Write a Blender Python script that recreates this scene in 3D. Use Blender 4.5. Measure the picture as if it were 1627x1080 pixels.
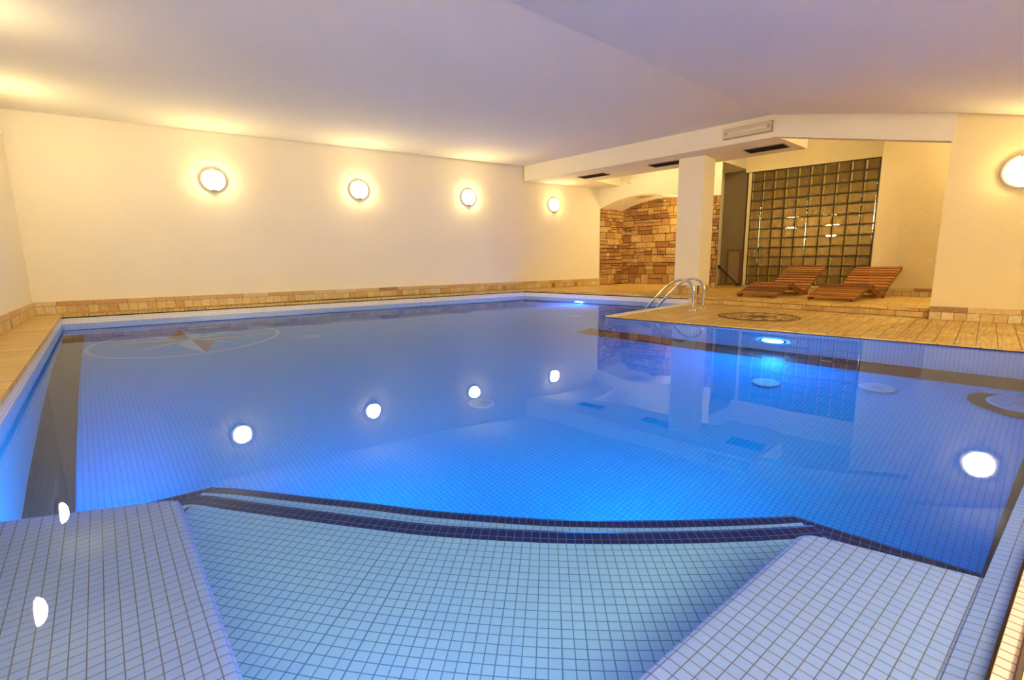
import bpy, bmesh, random
from math import *
from mathutils import Vector, Matrix

for o in list(bpy.data.objects):
    bpy.data.objects.remove(o)
scene = bpy.context.scene
COL = scene.collection

# ------------------------------------------------------------------ camera, world, exposure
cam_d = bpy.data.cameras.new('camera')
cam = bpy.data.objects.new('camera', cam_d)
COL.objects.link(cam)
scene.camera = cam
cam_d.sensor_fit = 'HORIZONTAL'
cam_d.sensor_width = 36.0
cam_d.lens = 36.0 * 750.1 / 1627.0
cam_d.clip_start = 0.02
cam_d.clip_end = 60
PITCH, ROLL = radians(-9.49), radians(0.87)
fw = Vector((0, cos(PITCH), sin(PITCH)))
rt = Vector((1, 0, 0))
up = rt.cross(fw)
r2 = rt * cos(ROLL) - up * sin(ROLL)
u2 = up * cos(ROLL) + rt * sin(ROLL)
cam.matrix_world = Matrix(((r2.x, u2.x, -fw.x, 0), (r2.y, u2.y, -fw.y, 0), (r2.z, u2.z, -fw.z, 0.75), (0, 0, 0, 1)))

w = bpy.data.worlds.new('world')
scene.world = w
w.use_nodes = True
w.node_tree.nodes['Background'].inputs[0].default_value = (0.05, 0.04, 0.03, 1)
w.node_tree.nodes['Background'].inputs[1].default_value = 0.3
scene.view_settings.view_transform = 'Standard'
scene.view_settings.look = 'None'
scene.view_settings.gamma = 1
scene.view_settings.use_curve_mapping = False
scene.view_settings.exposure = 0.45

WARM = (1.0, 0.66, 0.30)
BLUE = (0.02, 0.32, 1.0)
LAMP_E = 80.0       # wall lamp globes
POOL_E = 440.0      # underwater lamps

# ------------------------------------------------------------------ helpers
def V(*a):
    return Vector(a)

def dirv(deg):
    a = radians(deg)
    return Vector((cos(a), sin(a), 0))

UP = Vector((0, 0, 1))

def link(name, bm, mat, parent=None, smooth=False):
    me = bpy.data.meshes.new(name)
    bm.normal_update()
    bm.to_mesh(me)
    bm.free()
    mats = mat if isinstance(mat, (list, tuple)) else [mat]
    for m in mats:
        me.materials.append(m)
    if smooth:
        for p in me.polygons:
            p.use_smooth = True
    o = bpy.data.objects.new(name, me)
    COL.objects.link(o)
    if parent:
        o.parent = parent
    return o

def tag(o, label=None, cat=None, group=None, kind=None):
    if label: o['label'] = label
    if cat: o['category'] = cat
    if group: o['group'] = group
    if kind: o['kind'] = kind
    return o

def struct(name, bm, mat, smooth=False):
    o = link(name, bm, mat, None, smooth)
    o['kind'] = 'structure'
    return o

def thing(name, label, cat, loc=(0, 0, 0), rotz=0.0, group=None):
    o = bpy.data.objects.new(name, None)
    o.empty_display_size = 0.1
    COL.objects.link(o)
    o.location = loc
    o.rotation_euler = (0, 0, rotz)
    return tag(o, label, cat, group)

def NB():
    bm = bmesh.new()
    bm.loops.layers.uv.new('UVMap')
    bm.loops.layers.float_color.new('tint')
    return bm

def setuv(bm, f, o, ex, ey):
    uv = bm.loops.layers.uv['UVMap']
    for l in f.loops:
        d = l.vert.co - o
        l[uv].uv = (d.dot(ex), d.dot(ey))

def poly(bm, pts, o=None, ex=None, ey=None, mi=0, tint=None):
    vs = [bm.verts.new(Vector(p)) for p in pts]
    f = bm.faces.new(vs)
    f.material_index = mi
    f.normal_update()
    if o is None:
        o = Vector(pts[0]); 
    if ex is None:
        n = f.normal
        if abs(n.z) > 0.7:
            ex, ey = Vector((1, 0, 0)), Vector((0, 1, 0))
        else:
            ex = Vector((-n.y, n.x, 0)).normalized(); ey = UP
    setuv(bm, f, Vector(o), Vector(ex), Vector(ey))
    if tint is not None:
        cl = bm.loops.layers.float_color['tint']
        for l in f.loops:
            l[cl] = (tint, tint, tint, 1)
    return f

def prism(bm, pts, z0, z1, axis=None, mi=0, mi_top=None, o=(0, 0, 0), tint=None, bottom=True):
    """pts = plan polygon (x,y), extruded from z0 to z1; uv top along axis, sides along edge / z"""
    n = len(pts)
    area = sum(pts[i][0] * pts[(i + 1) % n][1] - pts[(i + 1) % n][0] * pts[i][1] for i in range(n))
    if area < 0:
        pts = pts[::-1]
    if axis is None: axis = 0
    ex = dirv(axis); ey = dirv(axis + 90)
    g = (lambda z, p: z(p) if callable(z) else z)
    top = [V(p[0], p[1], g(z1, p)) for p in pts]
    bot = [V(p[0], p[1], g(z0, p)) for p in pts]
    poly(bm, top, o, ex, ey, mi if mi_top is None else mi_top, tint)
    if bottom:
        poly(bm, bot[::-1], o, ex, ey, mi, tint)
    for i in range(n):
        j = (i + 1) % n
        e = (bot[j] - bot[i]); e.z = 0
        if e.length < 1e-6: continue
        poly(bm, [bot[i], bot[j], top[j], top[i]], V(bot[i].x, bot[i].y, 0), e.normalized(), UP, mi, tint)

def box(bm, c, sx, sy, sz, ex=Vector((1, 0, 0)), ey=Vector((0, 1, 0)), ez=Vector((0, 0, 1)), tint=None, mi=0):
    """c = centre, half sizes"""
    c = Vector(c)
    def P(a, b, d): return c + ex * (a * sx) + ey * (b * sy) + ez * (d * sz)
    fs = [([(-1,-1,1),(1,-1,1),(1,1,1),(-1,1,1)], ex, ey), ([(-1,1,-1),(1,1,-1),(1,-1,-1),(-1,-1,-1)], ex, ey),
          ([(-1,-1,-1),(1,-1,-1),(1,-1,1),(-1,-1,1)], ex, ez), ([(1,1,-1),(-1,1,-1),(-1,1,1),(1,1,1)], ex, ez),
          ([(1,-1,-1),(1,1,-1),(1,1,1),(1,-1,1)], ey, ez), ([(-1,1,-1),(-1,-1,-1),(-1,-1,1),(-1,1,1)], ey, ez)]
    for q, a, b in fs:
        poly(bm, [P(*t) for t in q], c, a, b, mi, tint)

def wall(bm, a, b, z0, z1, th=0.2, side=1, mi=0):
    """vertical slab whose visible face runs a->b; thickness goes to the left of a->b for side=1"""
    a = V(a[0], a[1], 0); b = V(b[0], b[1], 0)
    e = (b - a).normalized(); n = Vector((-e.y, e.x, 0)) * side * th
    prism(bm, [(a.x, a.y), (b.x, b.y), (b.x + n.x, b.y + n.y), (a.x + n.x, a.y + n.y)], z0, z1, mi=mi)

def tube(bm, pts, r, seg=12, cap=True):
    pts = [Vector(p) for p in pts]
    rings = []
    prev = None
    for i, p in enumerate(pts):
        if i == 0: t = pts[1] - p
        elif i == len(pts) - 1: t = p - pts[-2]
        else: t = pts[i + 1] - pts[i - 1]
        t.normalize()
        if prev is None:
            a = t.cross(UP)
            if a.length < 1e-3: a = t.cross(Vector((1, 0, 0)))
            a.normalize()
        else:
            a = prev - t * prev.dot(t)
            a.normalize()
        prev = a
        b = t.cross(a)
        rings.append([bm.verts.new(p + (a * cos(2 * pi * k / seg) + b * sin(2 * pi * k / seg)) * r) for k in range(seg)])
    for i in range(len(rings) - 1):
        for k in range(seg):
            bm.faces.new([rings[i][k], rings[i][(k + 1) % seg], rings[i + 1][(k + 1) % seg], rings[i + 1][k]])
    if cap:
        bm.faces.new(rings[0][::-1]); bm.faces.new(rings[-1])

def lathe(bm, prof, c, ax, seg=32, mi=0):
    """prof = [(r, h)], revolve round axis ax through c"""
    c = Vector(c); ax = Vector(ax).normalized()
    a = ax.cross(UP)
    if a.length < 1e-3: a = Vector((1, 0, 0))
    a.normalize(); b = ax.cross(a)
    rings = []
    for r, h in prof:
        if r < 1e-6:
            rings.append([bm.verts.new(c + ax * h)])
        else:
            rings.append([bm.verts.new(c + ax * h + (a * cos(2 * pi * k / seg) + b * sin(2 * pi * k / seg)) * r) for k in range(seg)])
    for i in range(len(rings) - 1):
        A, B = rings[i], rings[i + 1]
        for k in range(seg):
            k2 = (k + 1) % seg
            if len(A) == 1 and len(B) == 1: continue
            if len(A) == 1: f = bm.faces.new([A[0], B[k], B[k2]])
            elif len(B) == 1: f = bm.faces.new([A[k], B[0], A[k2]])
            else: f = bm.faces.new([A[k], B[k], B[k2], A[k2]])
            f.material_index = mi

def smooth_path(ctrl, n=8):
    """Catmull-Rom through control points"""
    P = [Vector(p) for p in ctrl]
    P = [P[0] * 2 - P[1]] + P + [P[-1] * 2 - P[-2]]
    out = []
    for i in range(1, len(P) - 2):
        for k in range(n):
            t = k / n
            a, b, c, d = P[i - 1], P[i], P[i + 1], P[i + 2]
            out.append(0.5 * ((2 * b) + (c - a) * t + (2 * a - 5 * b + 4 * c - d) * t * t + (3 * b - a - 3 * c + d) * t ** 3))
    out.append(P[-2])
    return out

# ------------------------------------------------------------------ materials
def mat(name):
    m = bpy.data.materials.new(name)
    m.use_nodes = True
    nt = m.node_tree
    return m, nt, nt.nodes['Principled BSDF'], nt.nodes['Material Output']

def simple(name, col, rough=0.5, metal=0.0, spec=0.5):
    m, nt, p, out = mat(name)
    p.inputs['Base Color'].default_value = (*col, 1)
    p.inputs['Roughness'].default_value = rough
    p.inputs['Metallic'].default_value = metal
    p.inputs['Specular IOR Level'].default_value = spec
    return m

def emis(name, col, s):
    m, nt, p, out = mat(name)
    e = nt.nodes.new('ShaderNodeEmission')
    e.inputs[0].default_value = (*col, 1); e.inputs[1].default_value = s
    nt.links.new(e.outputs[0], out.inputs[0])
    return m

def plaster(name, col, scale=48, strength=0.55, dist=0.006):
    m, nt, p, out = mat(name)
    p.inputs['Roughness'].default_value = 0.85
    p.inputs['Specular IOR Level'].default_value = 0.2
    g = nt.nodes.new('ShaderNodeNewGeometry')
    n = nt.nodes.new('ShaderNodeTexNoise'); n.inputs['Scale'].default_value = scale; n.inputs['Detail'].default_value = 4
    n2 = nt.nodes.new('ShaderNodeTexNoise'); n2.inputs['Scale'].default_value = 1.3; n2.inputs['Detail'].default_value = 3
    b = nt.nodes.new('ShaderNodeBump'); b.inputs['Strength'].default_value = strength; b.inputs['Distance'].default_value = dist
    mx = nt.nodes.new('ShaderNodeMix'); mx.data_type = 'RGBA'
    mx.inputs[6].default_value = (*[c * 0.94 for c in col], 1); mx.inputs[7].default_value = (*col, 1)
    nt.links.new(g.outputs['Position'], n.inputs['Vector']); nt.links.new(g.outputs['Position'], n2.inputs['Vector'])
    nt.links.new(n.outputs['Fac'], b.inputs['Height']); nt.links.new(b.outputs[0], p.inputs['Normal'])
    nt.links.new(n2.outputs['Fac'], mx.inputs[0]); nt.links.new(mx.outputs[2], p.inputs['Base Color'])
    return m

def mosaic(name, c1, c2, grout, size=0.028, joint=0.0018, rough=0.25, off=0.0, w=None, bump=0.3, h=None):
    """square glazed mosaic on uv metres"""
    m, nt, p, out = mat(name)
    uv = nt.nodes.new('ShaderNodeUVMap')
    br = nt.nodes.new('ShaderNodeTexBrick')
    br.offset = off; br.squash = 1.0; br.offset_frequency = 2
    br.inputs['Scale'].default_value = 1.0
    br.inputs['Color1'].default_value = (*c1, 1); br.inputs['Color2'].default_value = (*c2, 1); br.inputs['Mortar'].default_value = (*grout, 1)
    br.inputs['Mortar Size'].default_value = joint
    br.inputs['Mortar Smooth'].default_value = 0.1
    br.inputs['Brick Width'].default_value = w or size
    br.inputs['Row Height'].default_value = h or size
    nt.links.new(uv.outputs[0], br.inputs['Vector'])
    nt.links.new(br.outputs['Color'], p.inputs['Base Color'])
    p.inputs['Roughness'].default_value = rough
    b = nt.nodes.new('ShaderNodeBump'); b.invert = True
    b.inputs['Strength'].default_value = bump; b.inputs['Distance'].default_value = 0.002
    nt.links.new(br.outputs['Fac'], b.inputs['Height']); nt.links.new(b.outputs[0], p.inputs['Normal'])
    return m

def sandstone(name, w, h, joint=0.004, c1=(0.64, 0.42, 0.10), c2=(0.77, 0.56, 0.165), grout=(0.16, 0.09, 0.035), off=0.5, streak=(3.0, 55.0)):
    m, nt, p, out = mat(name)
    uv = nt.nodes.new('ShaderNodeUVMap')
    br = nt.nodes.new('ShaderNodeTexBrick')
    br.offset = off
    br.inputs['Scale'].default_value = 1.0
    br.inputs['Color1'].default_value = (*c1, 1); br.inputs['Color2'].default_value = (*c2, 1); br.inputs['Mortar'].default_value = (*grout, 1)
    br.inputs['Mortar Size'].default_value = joint; br.inputs['Mortar Smooth'].default_value = 0.3
    br.inputs['Brick Width'].default_value = w; br.inputs['Row Height'].default_value = h
    nt.links.new(uv.outputs[0], br.inputs['Vector'])
    mp = nt.nodes.new('ShaderNodeMapping'); mp.inputs['Scale'].default_value = (streak[0], streak[1], 1)
    nz = nt.nodes.new('ShaderNodeTexNoise'); nz.inputs['Scale'].default_value = 1.0; nz.inputs['Detail'].default_value = 5; nz.inputs['Distortion'].default_value = 0.6
    nt.links.new(uv.outputs[0], mp.inputs[0]); nt.links.new(mp.outputs[0], nz.inputs['Vector'])
    cr = nt.nodes.new('ShaderNodeValToRGB')
    cr.color_ramp.elements[0].position = 0.3; cr.color_ramp.elements[0].color = (0.50, 0.31, 0.15, 1)
    cr.color_ramp.elements[1].position = 0.62; cr.color_ramp.elements[1].color = (1, 1, 1, 1)
    mx = nt.nodes.new('ShaderNodeMix'); mx.data_type = 'RGBA'; mx.blend_type = 'MULTIPLY'; mx.inputs[0].default_value = 0.8
    nt.links.new(nz.outputs['Fac'], cr.inputs[0]); nt.links.new(br.outputs['Color'], mx.inputs[6]); nt.links.new(cr.outputs[0], mx.inputs[7])
    nt.links.new(mx.outputs[2], p.inputs['Base Color'])
    p.inputs['Roughness'].default_value = 0.45
    b = nt.nodes.new('ShaderNodeBump'); b.invert = True; b.inputs['Strength'].default_value = 0.5; b.inputs['Distance'].default_value = 0.003
    nt.links.new(br.outputs['Fac'], b.inputs['Height'])
    b2 = nt.nodes.new('ShaderNodeBump'); b2.inputs['Strength'].default_value = 0.3; b2.inputs['Distance'].default_value = 0.003
    nt.links.new(nz.outputs['Fac'], b2.inputs['Height']); nt.links.new(b.outputs[0], b2.inputs['Normal'])
    nt.links.new(b2.outputs[0], p.inputs['Normal'])
    return m

def tinted(name, stops, rough=0.7, nscale=14, namp=0.35, bump=0.4, bdist=0.004):
    """per-piece colour from the 'tint' attribute through a ramp + fine grain"""
    m, nt, p, out = mat(name)
    at = nt.nodes.new('ShaderNodeAttribute'); at.attribute_name = 'tint'
    cr = nt.nodes.new('ShaderNodeValToRGB'); cr.color_ramp.interpolation = 'LINEAR'
    els = cr.color_ramp.elements
    els[0].position = 0; els[0].color = (*stops[0], 1); els[1].position = 1; els[1].color = (*stops[-1], 1)
    for i, s in enumerate(stops[1:-1]):
        e = els.new((i + 1) / (len(stops) - 1)); e.color = (*s, 1)
    g = nt.nodes.new('ShaderNodeNewGeometry')
    nz = nt.nodes.new('ShaderNodeTexNoise'); nz.inputs['Scale'].default_value = nscale; nz.inputs['Detail'].default_value = 6
    nt.links.new(g.outputs['Position'], nz.inputs['Vector'])
    r2_ = nt.nodes.new('ShaderNodeMapRange'); r2_.inputs[1].default_value = 0.3; r2_.inputs[2].default_value = 0.7
    r2_.inputs[3].default_value = 1 - namp; r2_.inputs[4].default_value = 1.0
    nt.links.new(nz.outputs['Fac'], r2_.inputs[0])
    mx = nt.nodes.new('ShaderNodeMix'); mx.data_type = 'RGBA'; mx.blend_type = 'MULTIPLY'; mx.inputs[0].default_value = 1.0
    nt.links.new(at.outputs['Fac'], cr.inputs[0]); nt.links.new(cr.outputs[0], mx.inputs[6]); nt.links.new(r2_.outputs[0], mx.inputs[7])
    nt.links.new(mx.outputs[2], p.inputs['Base Color'])
    p.inputs['Roughness'].default_value = rough
    b = nt.nodes.new('ShaderNodeBump'); b.inputs['Strength'].default_value = bump; b.inputs['Distance'].default_value = bdist
    nt.links.new(nz.outputs['Fac'], b.inputs['Height']); nt.links.new(b.outputs[0], p.inputs['Normal'])
    return m

M_WALL = plaster('wall_plaster', (0.86, 0.79, 0.62))
M_WALL_Y = plaster('wall_plaster_yellow', (0.78, 0.66, 0.39))
M_CEIL = plaster('ceiling_plaster', (0.84, 0.80, 0.69), scale=60)
M_MOS_W = mosaic('white_mosaic', (0.90, 0.88, 0.86), (0.86, 0.84, 0.83), (0.55, 0.48, 0.44))
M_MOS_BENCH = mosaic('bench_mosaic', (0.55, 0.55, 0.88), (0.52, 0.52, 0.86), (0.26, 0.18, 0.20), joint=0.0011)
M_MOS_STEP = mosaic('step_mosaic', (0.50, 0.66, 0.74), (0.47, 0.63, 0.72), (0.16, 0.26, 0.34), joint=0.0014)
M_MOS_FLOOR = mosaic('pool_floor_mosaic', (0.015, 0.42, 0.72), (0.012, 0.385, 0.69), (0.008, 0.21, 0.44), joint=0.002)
M_MOS_NAVY = mosaic('navy_mosaic', (0.012, 0.011, 0.09), (0.009, 0.008, 0.07), (0.18, 0.20, 0.34), joint=0.0009)
M_MOS_BROWN = mosaic('brown_mosaic', (0.17, 0.065, 0.05), (0.145, 0.055, 0.043), (0.09, 0.045, 0.04), joint=0.002)
M_SHELL = simple('concrete_shell', (0.4, 0.4, 0.4), 0.9)
M_GROOVE_SHADE = simple('dark_grout', (0.03, 0.018, 0.015), 0.8)  # grout of the near edge, and painted shade under the coping lips
M_DECK = sandstone('deck_sandstone', 0.26, 0.128)
M_UPDECK = sandstone('upper_deck_sandstone', 0.30, 0.27)
M_STRIP = sandstone('edge_slab_sandstone', 0.27, 3.0, off=0.0, streak=(45.0, 2.0))
M_CREAM_STONE = simple('cream_coping', (0.86, 0.76, 0.50), 0.5)
M_BB = tinted('baseboard_stone', [(0.36, 0.19, 0.06), (0.60, 0.36, 0.13), (0.68, 0.50, 0.22), (0.74, 0.60, 0.34)], rough=0.5, nscale=30, namp=0.25)
M_STONE = tinted('ashlar_stone', [(0.32, 0.14, 0.045), (0.50, 0.26, 0.08), (0.60, 0.35, 0.11), (0.74, 0.50, 0.19)], rough=0.8, nscale=22, namp=0.45, bump=0.7, bdist=0.01)
M_RISER = tinted('riser_stone', [(0.56, 0.32, 0.08), (0.68, 0.42, 0.12), (0.74, 0.50, 0.17)], rough=0.5, nscale=9, namp=0.4)
M_MORTAR = simple('mortar', (0.10, 0.045, 0.018), 0.9)
M_CHROME = simple('chrome', (0.78, 0.76, 0.74), 0.12, 1.0)
M_STEEL = simple('brushed_steel', (0.5, 0.44, 0.36), 0.3, 1.0)
M_RING = simple('lamp_ring_enamel', (0.62, 0.56, 0.47), 0.35)
M_GLOBE = emis('lamp_globe', (1.0, 0.76, 0.34), LAMP_E)
M_POOL_L = emis('pool_lamp', BLUE, POOL_E)
M_POOL_S = emis('pool_lamp_small', BLUE, POOL_E * 0.16)
M_POOL_M = emis('pool_lamp_medium', BLUE, POOL_E * 0.36)
M_POOL_B = emis('pool_lamp_strong', BLUE, POOL_E * 1.5)
M_GLOBE_F = emis('lamp_globe_front', (1.0, 0.80, 0.46), LAMP_E * 7.4)  # boosted globes of the added lamps behind the camera
M_GLOBE_D = emis('lamp_globe_dim', (1.0, 0.76, 0.34), LAMP_E * 0.5)
M_GLOBE_R = emis('lamp_globe_recess', (1.0, 0.76, 0.34), LAMP_E * 1.3)
M_GLOBE_2 = emis('lamp_globe_double', (1.0, 0.76, 0.36), LAMP_E * 3.2)
M_BLACK = simple('black_metal', (0.012, 0.010, 0.009), 0.5)
M_GATEW = simple('gate_wood', (0.16, 0.055, 0.025), 0.5)
M_PVC = simple('cream_plastic', (0.74, 0.69, 0.58), 0.4)
M_WHITE_PL = simple('white_plastic', (0.30, 0.48, 0.60), 0.4)

# wood of the loungers
def wood():
    m, nt, p, out = mat('lounger_wood')
    at = nt.nodes.new('ShaderNodeAttribute'); at.attribute_name = 'tint'
    uv = nt.nodes.new('ShaderNodeUVMap')
    mp = nt.nodes.new('ShaderNodeMapping'); mp.inputs['Scale'].default_value = (4, 70, 4)
    nz = nt.nodes.new('ShaderNodeTexNoise'); nz.inputs['Scale'].default_value = 1; nz.inputs['Detail'].default_value = 5
    nt.links.new(uv.outputs[0], mp.inputs[0]); nt.links.new(mp.outputs[0], nz.inputs['Vector'])
    ad = nt.nodes.new('ShaderNodeMath'); ad.operation = 'MULTIPLY_ADD'; ad.inputs[1].default_value = 0.5
    nt.links.new(nz.outputs['Fac'], ad.inputs[0])
    ml = nt.nodes.new('ShaderNodeMath'); ml.operation = 'MULTIPLY'; ml.inputs[1].default_value = 0.5
    nt.links.new(at.outputs['Fac'], ml.inputs[0]); nt.links.new(ml.outputs[0], ad.inputs[2])
    cr = nt.nodes.new('ShaderNodeValToRGB')
    cr.color_ramp.elements[0].position = 0.1; cr.color_ramp.elements[0].color = (0.07, 0.018, 0.005, 1)
    cr.color_ramp.elements[1].position = 0.8; cr.color_ramp.elements[1].color = (0.46, 0.17, 0.035, 1)
    nt.links.new(ad.outputs[0], cr.inputs[0]); nt.links.new(cr.outputs[0], p.inputs['Base Color'])
    p.inputs['Roughness'].default_value = 0.42
    return m
M_WOOD = wood()

# water: one refracting, reflecting surface
def water():
    m, nt, p, out = mat('water')
    nt.nodes.remove(p)
    g = nt.nodes.new('ShaderNodeBsdfRefraction'); g.inputs['IOR'].default_value = 1.333; g.inputs['Roughness'].default_value = 0.0
    g.inputs['Color'].default_value = (0.64, 0.82, 1, 1)
    gl = nt.nodes.new('ShaderNodeBsdfGlossy'); gl.inputs['Roughness'].default_value = 0.0; gl.inputs['Color'].default_value = (0.60, 0.69, 0.87, 1)
    fr = nt.nodes.new('ShaderNodeFresnel'); fr.inputs['IOR'].default_value = 1.30
    mx = nt.nodes.new('ShaderNodeMixShader')
    geo = nt.nodes.new('ShaderNodeNewGeometry')
    nz = nt.nodes.new('ShaderNodeTexNoise'); nz.inputs['Scale'].default_value = 1.8; nz.inputs['Detail'].default_value = 1.0
    b = nt.nodes.new('ShaderNodeBump'); b.inputs['Strength'].default_value = 1.0; b.inputs['Distance'].default_value = 0.0016
    nt.links.new(geo.outputs['Position'], nz.inputs['Vector'])
    nt.links.new(nz.outputs['Fac'], b.inputs['Height']); nt.links.new(b.outputs[0], g.inputs['Normal'])
    nt.links.new(b.outputs[0], gl.inputs['Normal']); nt.links.new(b.outputs[0], fr.inputs['Normal'])
    nt.links.new(fr.outputs[0], mx.inputs[0]); nt.links.new(g.outputs[0], mx.inputs[1]); nt.links.new(gl.outputs[0], mx.inputs[2])
    nt.links.new(mx.outputs[0], out.inputs[0])
    return m
M_WATER = water()

def block_glass():
    m, nt, p, out = mat('glass_block_glass')
    p.inputs['Base Color'].default_value = (0.36, 0.24, 0.085, 1)
    p.inputs['Roughness'].default_value = 0.04
    p.inputs['IOR'].default_value = 1.5
    p.inputs['Transmission Weight'].default_value = 0.8
    uv = nt.nodes.new('ShaderNodeUVMap')
    wv = nt.nodes.new('ShaderNodeTexNoise'); wv.inputs['Scale'].default_value = 55; wv.inputs['Detail'].default_value = 1.5; wv.inputs['Distortion'].default_value = 1.6
    b = nt.nodes.new('ShaderNodeBump'); b.inputs['Strength'].default_value = 1.0; b.inputs['Distance'].default_value = 0.02
    nt.links.new(uv.outputs[0], wv.inputs['Vector'])
    nt.links.new(wv.outputs['Fac'], b.inputs['Height']); nt.links.new(b.outputs[0], p.inputs['Normal'])
    return m
M_BLOCK = block_glass()

# ------------------------------------------------------------------ plan of the place (metres, water level z = 0)
ZU, ZL, ZC = 0.13, 0.02, 2.75
C0 = V(-6.447, 6.367, 0)          # corner left wall / long wall
NW = V(2.17, 11.83, 0)            # end of the long wall, start of the shower niche
A_LW = degrees(atan2(NW.y - C0.y, NW.x - C0.x))
D_SW = V(0.633, -0.774, 0)        # left wall direction, towards the near side
SW_END = V(0.32, -1.907, 0)
RWC = V(4.796, 5.389, 0)          # near-left corner of right wall
RW_END = V(7.05, 3.35, 0)
A_X, A_Y = 32.5, -45.0
PN_C = V(-0.39, -0.227, 0)        # near corner of the pool
PL = V(-6.03, 6.29, 0)            # left far corner of the pool
PF = V(0.282, 10.268, 0)          # far corner
PJ = V(2.934, 7.829, 0)           # where the peninsula meets the far edge
PT = V(1.225, 6.172, 0)           # tip of the peninsula
PR = V(4.15, 3.32, 0)             # right corner, just outside the frame
K1 = V(3.06, 7.80, 0)
E3 = V(4.858, 5.501, 0) + (V(4.858, 5.501, 0) - V(3.06, 7.80, 0)).normalized() * 0.12
def floor_z(p):
    return -1.399 + 0.0424 * p[0] + 0.0499 * p[1]
def offs(p, q, d):
    """shift p by d to the left of p->q"""
    e = (q - p).normalized()
    return V(-e.y * d, e.x * d, 0)
def inter(p, d, q, e):
    det = d.x * (-e.y) + e.x * d.y
    r = q - p
    t = (r.x * (-e.y) + e.x * r.y) / det
    return p + d * t

# ------------------------------------------------------------------ pool basin
pool = [PN_C, PR, PT, PJ, PF, PL]           # counter-clockwise seen from above
bm = NB()
ax = dirv(41.5); ay = dirv(131.5)
ff = poly(bm, [V(p.x, p.y, floor_z(p)) for p in pool], (0, 0, 0), ax, ay)
# the shell under and around it
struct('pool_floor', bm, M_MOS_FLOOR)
def pool_side(name, a, b, ztop, m, inset=0.0):
    bm = NB()
    e = (b - a).normalized(); n = V(e.y, -e.x, 0)          # outward (pool is ccw)
    a2 = a - n * inset; b2 = b - n * inset
    q = [a2, b2, b2 + n * (0.14 + inset), a2 + n * (0.14 + inset)]
    prism(bm, [(p.x, p.y) for p in q], lambda p: floor_z(p) - 0.15, ztop)
    return struct(name, bm, m)
LIP = 0.035
s1 = pool_side('pool_wall_right', PN_C, PR, -0.03, M_MOS_W, 0.05)
s2 = pool_side('pool_wall_deck', PR, PT, ZL - 0.012, M_MOS_W)
s3 = pool_side('pool_wall_peninsula', PT, PJ, ZL - 0.012, M_MOS_W)
s4 = pool_side('pool_wall_far', PJ, PF, ZU - LIP, M_MOS_W)
s5 = pool_side('pool_wall_long', PF, PL, ZU - LIP, M_MOS_W)
s6 = pool_side('pool_wall_left', PL, PN_C, ZU - LIP, M_MOS_W)

# brown bands on the pool floor
def band(name, a, b, w1, w0=0.0, lift=0.006, ext=0.0):
    e = (b - a).normalized(); n = V(-e.y, e.x, 0)          # inward
    q = [a + n * w0, b + n * w0, b + n * w1, a + n * w1]
    bm = NB()
    poly(bm, [V(p.x, p.y, floor_z(p) + lift) for p in q], a, e, n)
    return struct(name, bm, M_MOS_BROWN)
band('pool_floor_band_left', PL, PN_C, 0.205)
band('pool_floor_band_deck', PR, PT - (PT - PR).normalized() * -0.22, 0.36)
band('pool_floor_band_right', PN_C, PR, 0.14, 0.05, 0.009)
# brown rim of the big floor outlet next to the band
oc = V(3.45, 3.05, 0)
bm = NB()
poly(bm, [V(oc.x + 0.29 * cos(t * pi / 24), oc.y + 0.29 * sin(t * pi / 24), floor_z(oc) + 0.012) for t in range(48)], oc, ax, ay)
struct('pool_floor_ring', bm, M_MOS_BROWN)

# white discs set in the floor
def floor_disc(name, label, x, y, r, group=None, holes=True):
    z = floor_z((x, y)) + 0.004
    t = thing(name, label, 'pool fitting', (x, y, z), 0, group or ('inlet covers in the pool floor' if name == 'floor_inlet' else None))
    bm = NB()
    lathe(bm, [(0, 0.010), (r * 0.55, 0.012), (r * 0.9, 0.009), (r, 0.0)], (0, 0, 0), UP, 32)
    link('cover_plate', bm, M_WHITE_PL, t)
    if holes:
        sm = simple('slot_grey', (0.25, 0.3, 0.33), 0.5)
        for k in range(6):
            a = k * pi / 3
            bm = NB()
            lathe(bm, [(0, 0.002), (r * 0.07, 0.0)], (cos(a) * r * 0.62, sin(a) * r * 0.62, 0.0125), UP, 8)
            link('screw', bm, sm, t)
        for k in (-1, 0, 1):
            bm = NB()
            box(bm, (k * r * 0.2, 0, 0.0135), r * 0.045, r * 0.28, 0.001)
            link('slot', bm, sm, t)
    return t
floor_disc('floor_inlet', 'round white inlet cover in middle of the pool floor below two lamp reflections', -0.255, 3.705, 0.105)
floor_disc('floor_inlet', 'small pale inlet disc on far pool floor right of the compass mosaic', -2.65, 6.15, 0.11)
floor_disc('floor_inlet', 'pale inlet disc on the pool floor in the far corner before the peninsula', 1.01, 7.5, 0.11)
floor_disc('floor_inlet', 'pale inlet disc on pool floor under the reflection of the cream wall', 2.834, 3.551, 0.12)
floor_disc('floor_inlet', 'faint speckled inlet disc on blue pool floor under the glass block reflection', 2.112, 3.819, 0.11)
t = floor_disc('main_drain', 'large pale round drain lid ringed by brown tiles at right pool edge', oc.x, oc.y, 0.195, None, True)
t.location.z += 0.012

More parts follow.
